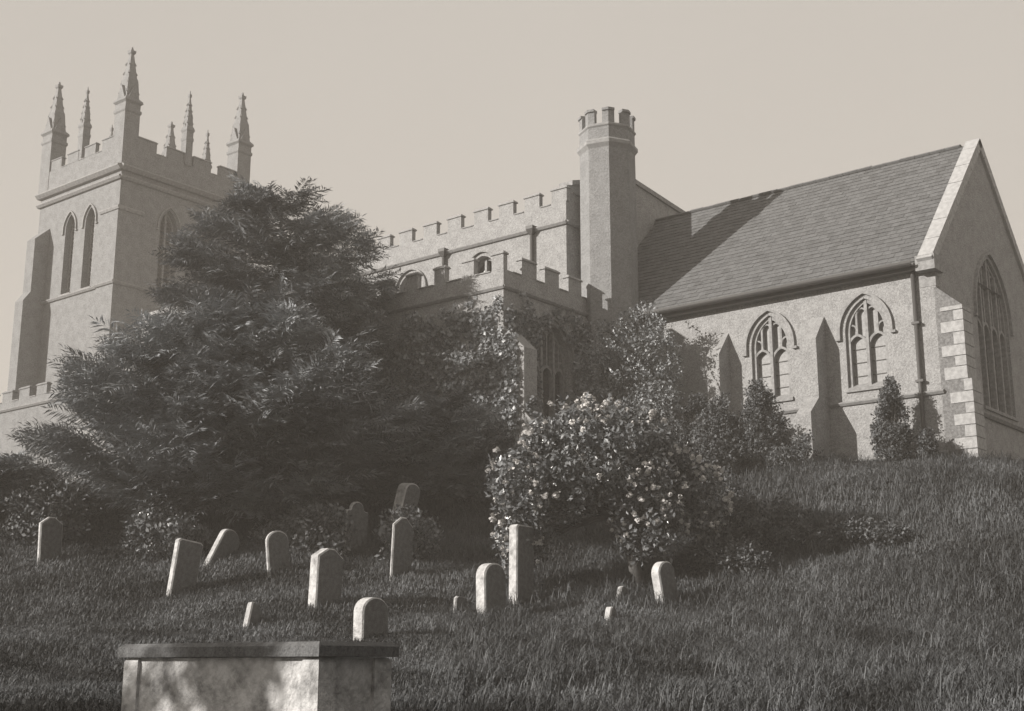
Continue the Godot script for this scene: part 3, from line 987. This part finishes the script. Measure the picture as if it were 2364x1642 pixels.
	var tl := part(roof, "roof_tiles", st, M.tile)
	tl.set_meta("kind", "stuff")
	# ridge tiles
	var ux := -22.6
	var ridge_mesh: ArrayMesh
	st = begin(true)
	var rp := PackedVector2Array()
	for k in 7:
		var a := -0.95 + 1.9 * k / 6.0
		rp.append(Vector2(sin(a) * 0.17, cos(a) * 0.17 - 0.11))
	rp.append(Vector2(0.1, -0.06)); rp.append(Vector2(-0.1, -0.06))
	st = begin()
	extrude(st, rp, Transform3D(Basis(Vector3.FORWARD, Vector3.UP, Vector3.RIGHT), Vector3.ZERO), 0.0, 0.44)
	st.generate_normals()
	ridge_mesh = st.commit()
	while ux < -12.3:
		put(roof, "ridge_tile", ridge_mesh, M.tile, Transform3D(Basis(Vector3.BACK, R.randf_range(-0.012, 0.012)), Vector3(ux, 14.53 + R.randf_range(-0.01, 0.01), -35.8)))
		ux += 0.45
	# raised gable coping, each stone its own
	for side in [RF, RN]:
		var sgn: float = 1.0 if side == RF else -1.0
		var s := -0.45
		while s < 5.7:
			var e: float = minf(s + 0.98, 5.98)
			st = begin()
			var xa := -12.1 if sgn > 0 else 11.7
			var xb := -11.7 if sgn > 0 else 12.1
			bx(st, side, Vector3(xa, s + 0.012, -0.16), Vector3(xb, e - 0.012, 0.09 + R.randf_range(-0.006, 0.006)))
			part(roof, "coping_stone", st, M.pale)
			s += 0.98
	st = begin()
	bx(st, Transform3D.IDENTITY, Vector3(-12.16, 9.72, zs - 0.3), Vector3(-11.66, 10.12, zs + 0.3))
	part(roof, "kneeler", st, M.dressed)
	# iron gutter
	st = begin()
	var gp := PackedVector2Array()
	for k in 9:
		var a := PI + PI * k / 8.0
		gp.append(Vector2(cos(a) * 0.11, sin(a) * 0.12))
	for k in range(8, -1, -1):
		var a := PI + PI * k / 8.0
		gp.append(Vector2(cos(a) * 0.09, sin(a) * 0.1))
	extrude(st, gp, Transform3D(Basis(Vector3.FORWARD, Vector3.UP, Vector3.RIGHT), Vector3(0, 9.97, zs + 0.385)), -22.4, -12.2)
	part(roof, "gutter", st, M.iron)
	st = begin()
	bx(st, Transform3D.IDENTITY, Vector3(-22.4, 9.78, zs + 0.02), Vector3(-12.18, 10.06, zs + 0.26))
	part(roof, "eaves_board", st, M.wood)

# ------------------------------------------------------------------ planting
func g(x: float, z: float) -> Vector3: return Vector3(x, H(x, z), z)
func uv(u: float, v: float) -> Vector3:
	return g(0.778 * u - 0.628 * v, -0.628 * u - 0.778 * v)

func ivy(F: Transform3D, u0: float, u1: float, v0: float, v1: float, count: int, xfs: Array, tones: Array, clear := -1.0) -> void:
	for i in count:
		var u := R.randf_range(u0, u1)
		var v := R.randf_range(v0, v1 + 0.1)
		var edge := v1 - absf(fnoise.get_noise_2d(u * 14.0, 3.0)) * 1.1 - absf(fnoise.get_noise_2d(u * 50.0, 9.0)) * 0.5
		if v > edge: continue
		if clear > 0.0 and absf(u - clear) < 0.95 and v > 6.3 and v < 9.6 - absf(u - clear): continue
		if fnoise.get_noise_2d(u * 22.0 + 90.0, v * 22.0) < -0.3 and v > 8.6: continue
		var n := 0.06 + R.randf() * 0.1 + maxf(0.0, 0.22 * fnoise.get_noise_2d(u * 12.0, v * 12.0 + 40.0))
		xfs.append(F * Transform3D(Basis.from_euler(Vector3(R.randfn() * 0.3, R.randfn() * 0.3, R.randf() * TAU)).scaled(Vector3.ONE * R.randf_range(0.7, 1.2)), Vector3(u, v, n)))
		tones.append(R.randf_range(0.6, 1.4))

func planting() -> void:
	conifer("cedar_tree", g(-27.95, -24.0), 8.45, [[0.0, 0.8], [0.2, 2.2], [0.5, 3.0], [0.7, 2.8], [0.86, 2.0], [0.95, 1.2], [1.01, 0.6]], 72, 7.0, 0.72, 0.3, M.needle, "tallest dark conifer rising in front of the tower with layered branches", "tree", "", Vector2.ZERO, 5)
	conifer("yew_tree", g(-24.9, -20.2), 5.2, [[0.0, 0.6], [0.16, 2.4], [0.3, 3.7], [0.55, 3.8], [0.75, 3.0], [0.9, 1.9], [1.01, 0.8]], 85, 7.5, 0.75, 0.4, M.yew, "broad low yew with spiky outer shoots in front of the tall conifer", "tree", "", Vector2(0.0, 0.0), 6, 3)
	conifer("yew_bush", uv(-1.7, 32.6), 2.7, [[0.0, 1.2], [0.3, 1.7], [0.7, 1.3], [1.01, 0.5]], 36, 9.0, 0.6, 0.4, M.yew, "dark feathery bush below the ivy-covered aisle", "bush", "", Vector2.ZERO, 7, 3)
	conifer("yew_bush", uv(-12.6, 32.0), 1.2, [[0.0, 1.4], [0.4, 1.7], [0.8, 1.2], [1.01, 0.5]], 36, 9.0, 0.6, 0.4, M.yew, "dark bush at the far left edge below the low aisle wall", "bush", "", Vector2.ZERO, 8, 3)
	# holly with hanging boughs
	var hb := g(-14.9, -22.6)
	var rt := Vector3(0.778, 0, -0.628)
	var fb := [[rt * -0.9 + Vector3(0, 2.75, 0), Vector3(1.6, 1.15, 1.5)], [rt * -1.9 + Vector3(0, 2.2, 0.2), Vector3(1.0, 1.0, 1.0)], [rt * -2.3 + Vector3(0, 1.35, 0.1), Vector3(0.6, 0.8, 0.6)], [rt * 0.3 + Vector3(0, 2.1, 0), Vector3(1.1, 0.95, 1.1)], [rt * 0.35 + Vector3(0, 1.35, 0.3), Vector3(0.75, 0.7, 0.7)], [rt * 1.0 + Vector3(0, 1.9, -0.3), Vector3(0.7, 0.8, 0.7)], [rt * -2.55 + Vector3(0, 0.7, 0), Vector3(0.25, 0.4, 0.3)]]
	var hl := bush("flowering_tree", hb, fb, 3000, "leaves", 0.9, M.holly, "rounded leafy tree with pale blossom and drooping boughs above the headstones", "tree", "", 11, Vector3(-0.3, 1.6, 0.2), 0.13, 0.5)
	var fx := []
	var ft := []
	for b in fb:
		for k in int(120.0 * (b[1].x * b[1].y + b[1].x * b[1].z)):
			var d := Vector3(R.randfn(), R.randfn() + 0.25, R.randfn()).normalized()
			var p: Vector3 = hb + b[0] + d * b[1] * R.randf_range(0.95, 1.12)
			if fnoise.get_noise_3d(p.x * 14.0, p.y * 14.0, p.z * 14.0) < 0.04: continue
			fx.append(Transform3D(Basis.from_euler(Vector3(R.randf() * TAU, R.randf() * TAU, 0)).scaled(Vector3.ONE * R.randf_range(0.55, 1.3)), p))
			ft.append(R.randf_range(0.7, 1.0))
	var bl := multi(hl, "blossom", M.flowers, M.petal, fx, ft)
	bl.set_meta("kind", "stuff")
	bush("lilac_bush", g(-19.7, -30.2), [[Vector3(0, 2.9, 0), Vector3(1.15, 2.2, 0.8)], [Vector3(-0.9, 2.6, 0.4), Vector3(1.0, 2.0, 0.9)], [Vector3(0.6, 1.3, 0.5), Vector3(0.9, 1.4, 0.8)]], 1900, "small_leaves", 1.1, M.ivy, "tall airy bush against the chancel wall beside the stair turret", "bush", "", 12, Vector3.ZERO, 0.06, 0.3)
	bush("laurel_bush", g(-19.6, -27.8), [[Vector3(0, 1.0, 0), Vector3(1.4, 1.2, 1.1)]], 900, "leaves", 1.0, M.shrub, "dark bush below the aisle end window", "bush", "", 27)
	# shrubs along the chancel foot
	bush("evergreen_shrub", g(-18.1, -30.5), [[Vector3(0, 0.9, 0), Vector3(0.55, 1.1, 0.5)], [Vector3(0, 1.7, 0), Vector3(0.3, 0.6, 0.3)]], 1330, "small_leaves", 0.9, M.shrub, "round-topped shrub at the left buttress of the chancel", "shrub", "shrubs along the chancel wall", 13)
	bush("evergreen_shrub", g(-17.25, -30.0), [[Vector3(0, 0.8, 0), Vector3(0.75, 1.0, 0.6)], [Vector3(0.2, 1.5, 0), Vector3(0.35, 0.6, 0.35)]], 1710, "small_leaves", 0.9, M.shrub, "ragged shrub between the left buttress and the left window", "shrub", "shrubs along the chancel wall", 14)
	bush("evergreen_shrub", g(-16.1, -30.3), [[Vector3(0, 0.8, 0), Vector3(0.65, 1.0, 0.6)], [Vector3(0, 1.55, 0), Vector3(0.4, 0.65, 0.4)], [Vector3(-0.1, 2.05, 0), Vector3(0.16, 0.4, 0.16)]], 1900, "small_leaves", 0.9, M.shrub, "pointed shrub in front of the left chancel window", "shrub", "shrubs along the chancel wall", 15)
	bush("evergreen_shrub", g(-14.75, -29.9), [[Vector3(0, 0.3, 0), Vector3(0.4, 0.6, 0.35)], [Vector3(-0.5, 0.2, 0.2), Vector3(0.4, 0.35, 0.3)]], 665, "small_leaves", 0.9, M.shrub, "low shrub at the foot of the right buttress of the chancel", "shrub", "shrubs along the chancel wall", 16)
	bush("evergreen_shrub", g(-12.85, -30.85), [[Vector3(0, 0.7, 0), Vector3(0.44, 0.9, 0.42)], [Vector3(0.02, 1.35, 0), Vector3(0.3, 0.6, 0.3)], [Vector3(0.05, 1.85, 0), Vector3(0.15, 0.3, 0.15)]], 1710, "small_leaves", 0.8, M.shrub, "dense columnar shrub below the right chancel window", "shrub", "shrubs along the chancel wall", 17)
	bush("evergreen_shrub", g(-12.08, -31.05), [[Vector3(0, 0.35, 0), Vector3(0.22, 0.5, 0.22)]], 304, "small_leaves", 0.8, M.shrub, "smallest shrub beside the drainpipe at the chancel corner", "shrub", "shrubs along the chancel wall", 18)
	bush("evergreen_shrub", g(-16.9, -28.6), [[Vector3(0, 0.5, 0), Vector3(0.9, 0.8, 0.7)], [Vector3(-1.0, 0.7, 0.2), Vector3(0.8, 1.0, 0.7)]], 2090, "small_leaves", 1.0, M.shrub, "low spreading shrub on top of the bank below the left window", "shrub", "shrubs along the chancel wall", 19)
	# undergrowth beneath the yew
	bush("bramble_bush", uv(-8.0, 29.6), [[Vector3(0, 0.45, 0), Vector3(0.8, 0.6, 0.6)], [Vector3(0.7, 0.35, -0.2), Vector3(0.5, 0.5, 0.5)]], 420, "leaves", 0.9, M.holly, "low leafy bush behind the narrow leaning headstone at the left", "bush", "undergrowth below the yew", 23, Vector3.ZERO, 0.04)
	bush("bramble_bush", uv(-4.4, 29.8), [[Vector3(0, 0.5, 0), Vector3(0.9, 0.7, 0.6)], [Vector3(-0.9, 0.4, 0.3), Vector3(0.6, 0.5, 0.5)]], 480, "leaves", 0.9, M.holly, "low leafy bush behind the shouldered headstone", "bush", "undergrowth below the yew", 24, Vector3.ZERO, 0.04)
	bush("bramble_bush", uv(-2.3, 29.2), [[Vector3(0, 0.5, 0), Vector3(0.7, 0.7, 0.6)]], 320, "leaves", 0.9, M.holly, "leafy bush behind the tall thin headstone left of the flowering tree", "bush", "undergrowth below the yew", 25, Vector3.ZERO, 0.04)
	bush("bramble_bush", uv(-10.8, 30.5), [[Vector3(0, 0.5, 0), Vector3(1.2, 0.8, 0.8)]], 480, "leaves", 0.9, M.shrub, "dark leafy bush at the far left below the yew branches", "bush", "undergrowth below the yew", 26, Vector3.ZERO, 0.04)
	for q in [[4.3, 27.2, 41, 0.9, 0.55, "low tangled bush on the bank just right of the flowering tree"], [5.6, 28.2, 42, 1.2, 0.75, "widest tangled bush on the bank below the chancel shrubs"], [7.2, 27.4, 43, 0.9, 0.4, "low tangled bush halfway along the bank"], [4.6, 29.6, 44, 1.0, 0.9, "tangled bush behind the flowering tree at the top of the bank"]]:
		bush("bramble_bush", uv(q[0], q[1]), [[Vector3(0, q[4] * 0.5, 0), Vector3(q[3], q[4], q[3] * 0.7)], [Vector3(q[3] * 0.7, q[4] * 0.3, 0.2), Vector3(q[3] * 0.6, q[4] * 0.7, q[3] * 0.5)]], int(q[3] * 800.0), "small_leaves", 0.9, M.shrub, q[5], "bush", "tangled growth on the bank", q[2], Vector3.ZERO, 0.03)
	# ivy on the aisle
	R.seed = 33
	var xfs := []
	var tones := []
	ivy(south(-26.77), -32.0, -21.9, 4.8, 9.95, 3600, xfs, tones)
	ivy(east(-21.9), 26.8, 31.2, 4.8, 10.1, 1700, xfs, tones, 29.0)
	ivy(south(-26.75), -21.95, -21.38, 4.8, 8.75, 260, xfs, tones)
	ivy(east(-21.18), 26.85, 27.3, 4.8, 7.6, 120, xfs, tones)
	var iv := multi(self, "ivy", M.ivy_leaves, M.ivy, xfs, tones)
	tag(iv, "thick ivy climbing over the wall of the low battlemented aisle", "ivy", "", "stuff")
	# trees outside the frame shading the foreground; eastern row added to block sky light
	for q in [[0.5, -21.5, 31, "unseen broad leafy tree added beyond the right edge to block sky light"], [3.0, -12.0, 32, "unseen broad leafy tree added right of the viewpoint to block sky light"], [3.5, -1.5, 33, "unseen broad leafy tree added behind and right of the viewpoint to block sky light"]]:
		bush("unseen_shade_tree", g(q[0], q[1]), [[Vector3(0, 6.5, 0), Vector3(4.2, 4.2, 4.2)], [Vector3(0.5, 3.2, 1.5), Vector3(3.4, 2.4, 3.4)], [Vector3(-0.5, 3.0, -2.0), Vector3(3.0, 2.2, 3.0)]], 3200, "leaves", 2.6, M.ivy, q[3], "tree", "", q[2], Vector3(0, 4.0, 0), 0.3, 0.7)
	bush("unseen_shade_tree", g(-17.2, 3.0), [[Vector3(-0.4, 5.3, -0.2), Vector3(1.9, 1.5, 1.8)], [Vector3(3.3, 5.0, -1.0), Vector3(0.5, 0.55, 0.5)]], 620, "leaves", 1.6, M.ivy, "leafy tree beyond the left edge shading the tomb", "tree", "", 21, Vector3(0, 3.6, 0), 0.2)
	bush("evergreen_shrub", g(-31.0, -11.5), [[Vector3(0, 1.1, 0), Vector3(2.2, 1.5, 1.6)]], 1500, "leaves", 1.2, M.shrub, "wide bush beyond the left edge shading the churchyard slope", "shrub", "", 22)

# ------------------------------------------------------------------ graves
func stone_profile(kind: String, w: float, h: float) -> PackedVector2Array:
	var p := PackedVector2Array([Vector2(-w / 2, -0.35), Vector2(w / 2, -0.35)])
	match kind:
		"round":
			for k in 13:
				var a := PI * k / 12.0
				p.append(Vector2(cos(a) * w / 2, h - w * 0.38 + sin(a) * w * 0.38))
		"shoulder":
			p.append(Vector2(w / 2, h * 0.78)); p.append(Vector2(w * 0.46, h * 0.82)); p.append(Vector2(w * 0.36, h * 0.82))
			for k in 11:
				var a := PI * k / 10.0
				p.append(Vector2(cos(a) * w * 0.3, h * 0.84 + sin(a) * h * 0.16))
			p.append(Vector2(-w * 0.36, h * 0.82)); p.append(Vector2(-w * 0.46, h * 0.82)); p.append(Vector2(-w / 2, h * 0.78))
		"gable":
			p.append(Vector2(w / 2, h * 0.86)); p.append(Vector2(w * 0.12, h)); p.append(Vector2(-w * 0.12, h)); p.append(Vector2(-w / 2, h * 0.86))
		_:
			p.append(Vector2(w / 2, h - 0.04)); p.append(Vector2(w / 2 - 0.05, h)); p.append(Vector2(-w / 2 + 0.05, h)); p.append(Vector2(-w / 2, h - 0.04))
	return p

func headstone(at: Vector3, kind: String, w: float, h: float, t: float, lean: float, tip: float, turn: float, label: String, group := "headstones on the slope") -> void:
	var st := begin()
	var p := stone_profile(kind, w, h)
	var inner := PackedVector2Array()
	for q in p: inner.append(Vector2(q.x * (1.0 - 0.05 / w), (q.y - 0.3) * (1.0 - 0.04 / h) + 0.3))
	# local: x along the face (north), y up, z out of the face (east)
	var F := Transform3D.IDENTITY
	face(st, inner, F, t / 2, true)
	face(st, inner, F, -t / 2, false)
	for ring in [[inner, t / 2, p, t / 2 - 0.022], [p, t / 2 - 0.022, p, -t / 2 + 0.022], [p, -t / 2 + 0.022, inner, -t / 2]]:
		for i in p.size():
			var j := (i + 1) % p.size()
			var A: Vector2 = ring[0][i]
			var B: Vector2 = ring[0][j]
			var C: Vector2 = ring[2][j]
			var D: Vector2 = ring[2][i]
			quad(st, Vector3(A.x, A.y, ring[1]), Vector3(D.x, D.y, ring[3]), Vector3(C.x, C.y, ring[3]), Vector3(B.x, B.y, ring[1]))
	st.generate_normals()
	var o := MeshInstance3D.new()
	o.name = numbered("headstone")
	o.mesh = st.commit()
	o.material_override = M.lichen
	o.transform = Transform3D(Basis(Vector3.FORWARD, Vector3.UP, Vector3.RIGHT).rotated(Vector3.UP, turn) * Basis(Vector3.BACK, -lean) * Basis(Vector3.RIGHT, tip), at)
	add_child(o)
	for sd in [1.0, -1.0]:  # thin dark panels put the shade of both faces into the colour
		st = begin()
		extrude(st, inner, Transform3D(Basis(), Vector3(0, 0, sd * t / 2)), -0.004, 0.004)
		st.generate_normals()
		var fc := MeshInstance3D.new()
		fc.name = "shade_panel"
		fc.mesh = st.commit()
		fc.material_override = M.face_shade_and_slab
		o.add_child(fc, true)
	tag(o, label, "headstone", group)

func graves() -> void:
	R.seed = 44
	headstone(g(-22.3, -16.9), "flat", 0.62, 1.12, 0.15, 0.11, 0.04, 0.0, "narrow leaning headstone at the left under the yew")
	headstone(g(-23.2, -18.5), "round", 0.6, 0.85, 0.16, 0.5, 0.1, 0.2, "small headstone tilted far to the right under the yew")
	headstone(g(-21.5, -18.8), "round", 0.6, 0.9, 0.09, -0.14, 0.0, 0.0, "thin round-topped headstone leaning left below the yew")
	headstone(g(-18.8, -17.6), "gable", 0.66, 1.13, 0.24, 0.04, 0.0, 0.0, "thick bright-edged headstone with sloping shoulders in the middle left")
	headstone(g(-21.6, -21.1), "shoulder", 0.7, 1.15, 0.1, 0.03, 0.0, 0.0, "shouldered headstone in the shade behind the bright-edged one")
	headstone(g(-19.4, -20.3), "gable", 0.6, 1.28, 0.07, 0.05, 0.0, 0.0, "tall thin shaded headstone in the centre under the trees")
	headstone(g(-15.7, -15.75), "round", 0.6, 0.72, 0.24, -0.02, 0.02, 0.0, "short round-topped headstone nearest the chest tomb")
	headstone(g(-18.6, -15.7), "flat", 0.5, 0.42, 0.12, 0.6, -0.2, 0.3, "low half-fallen stone in the grass above the chest tomb")
	headstone(g(-15.95, -19.15), "round", 0.62, 1.04, 0.24, -0.02, 0.0, 0.0, "bright-edged headstone standing in front of the tallest one")
	headstone(g(-16.35, -20.55), "flat", 0.55, 1.6, 0.22, 0.01, 0.0, 0.0, "tallest headstone standing below the hanging leaves of the flowering tree")
	headstone(g(-13.75, -21.8), "round", 0.55, 0.84, 0.2, -0.22, -0.03, 0.0, "headstone leaning left under the right side of the flowering tree")
	headstone(g(-13.8, -19.9), "round", 0.34, 0.3, 0.12, 0.5, 0.0, 0.3, "small footstone lying askew in the grass below the flowering tree", "footstones")
	headstone(g(-14.6, -21.45), "flat", 0.3, 0.28, 0.1, 0.4, 0.0, 0.0, "small footstone beside the flowering tree's trunk", "footstones")
	headstone(g(-16.6, -19.0), "flat", 0.35, 0.36, 0.08, 0.1, 0.0, 0.0, "low dark footstone left of the bright-edged headstone", "footstones")
	headstone(g(-27.6, -17.4), "flat", 0.5, 0.7, 0.12, -0.08, 0.0, 0.0, "small headstone at the far left edge beneath the bushes")
	headstone(uv(-11.2, 31.0), "round", 0.6, 0.95, 0.12, 0.04, 0.0, 0.0, "dark headstone at the far left next to the bushes")
	headstone(uv(-10.1, 29.0), "gable", 0.55, 1.0, 0.1, -0.03, 0.0, 0.0, "dark gabled headstone left of the narrow leaning one")
	headstone(uv(-2.65, 30.3), "round", 0.5, 1.5, 0.3, 0.2, 0.1, 0.0, "tilted shaded headstone rising behind a bush, highest of the headstones")
	# chest tomb
	var y0 := H(-8.3, -7.2) - 0.25
	var at := Vector3(-8.27, y0, -7.0)
	var t := thing("chest_tomb", at, "pale stone chest tomb with dark overhanging slab in the left foreground", "tomb")
	var T := Transform3D(Basis(Vector3.UP, 0.02), at)
	var top := 0.05 - y0
	var st := begin()
	bx(st, T, Vector3(-1.1, 0, -0.35), Vector3(1.1, top, 0.35))
	part(t, "chest", st, M.lichen)
	for sx in [-1, 1]:
		for sz in [-1, 1]:
			st = begin()
			var cx: float = sx * 1.04
			var cz: float = sz * 0.29
			cap(st, T, Vector3(cx - 0.09, 0.02, cz - 0.09), Vector3(cx + 0.09, top - 0.005, cz + 0.09), 0.03, 0.015)
			part(t, "corner_pilaster", st, M.lichen)
	st = begin()
	cap(st, T, Vector3(-1.17, top + 0.004, -0.42), Vector3(1.17, top + 0.11, 0.42), 0.03, 0.04)
	part(t, "slab", st, M.face_shade_and_slab)
	st = begin()
	cap(st, T, Vector3(-1.25, -0.1, -0.47), Vector3(1.25, 0.32, 0.47), 0.05, 0.06)
	part(t, "plinth", st, M.flint)

# ------------------------------------------------------------------ grass
func tuft(n: int, h: float, spread: float, w: float, sd: int) -> ArrayMesh:
	var r := RandomNumberGenerator.new()
	r.seed = sd
	var st := begin()
	for i in n:
		var a := r.randf() * TAU
		var o := Vector3(r.randfn() * spread, -0.02, r.randfn() * spread)
		var d := Vector3(sin(a), 0, cos(a))
		var s := Vector3(d.z, 0, -d.x) * w
		var hh := h * r.randf_range(0.5, 1.2)
		var m := o + Vector3(0, hh * 0.6, 0) + d * hh * 0.2
		var e := o + Vector3(0, hh * r.randf_range(0.7, 1.0), 0) + d * hh * r.randf_range(0.4, 0.9)
		tri(st, o - s, o + s, m + s * 0.7)
		tri(st, o - s, m + s * 0.7, m - s * 0.7)
		tri(st, m - s * 0.7, m + s * 0.7, e)
	st.generate_normals()
	return st.commit()

func grass() -> void:
	R.seed = 55
	var mesh := tuft(24, 0.13, 0.15, 0.0055, 301)
	var xfs := []
	var tones := []
	for i in 75000:
		var v := 7.0 + 30.0 * sqrt(R.randf())
		var u := R.randf_range(-1.0, 1.0) * (0.44 * v + 1.5)
		var x := 0.778 * u - 0.628 * v
		var z := -0.628 * u - 0.778 * v
		if z < -31.6 or (z < -26.7 and x < -21.8): continue
		if absf(x + 8.27) < 1.2 and absf(z + 7.15) < 0.6: continue
		var n := fnoise.get_noise_2d(x * 7.0 + 20.0, z * 7.0)
		var k := R.randf_range(0.6, 1.2) * (1.0 + 0.5 * n)
		if u > 3.0: k *= 1.35
		xfs.append(Transform3D(Basis(Vector3.UP, R.randf() * TAU).scaled(Vector3(1.3, k, 1.3)), Vector3(x, H(x, z), z)))
		tones.append(clampf(R.randf_range(0.65, 1.25) * (1.0 + 1.3 * fnoise.get_noise_2d(x * 5.0, z * 5.0 + 70.0)), 0.3, 2.0))
	var wm := tuft(18, 0.4, 0.12, 0.006, 302)
	var wx := []
	var wt := []
	for i in 11000:
		var v := 9.0 + 26.0 * sqrt(R.randf())
		var u := R.randf_range(-0.1, 1.0) * (0.44 * v + 1.0)
		var x := 0.778 * u - 0.628 * v
		var z := -0.628 * u - 0.778 * v
		if z < -31.4 or fnoise.get_noise_2d(x * 6.0 + 9.0, z * 6.0) + 0.25 * R.randf() < 0.1: continue
		wx.append(Transform3D(Basis(Vector3.UP, R.randf() * TAU).scaled(Vector3(1.2, R.randf_range(0.6, 1.15), 1.2)), Vector3(x, H(x, z), z)))
		wt.append(R.randf_range(0.5, 1.5))
	var wg := multi(self, "weeds", wm, M.grass, wx, wt)
	tag(wg, "taller coarse grass growing in patches on the bank", "weeds", "", "stuff")
	var gr := multi(self, "grass", mesh, M.grass, xfs, tones)
	tag(gr, "rough grass covering the churchyard slope and bank", "grass", "", "stuff")
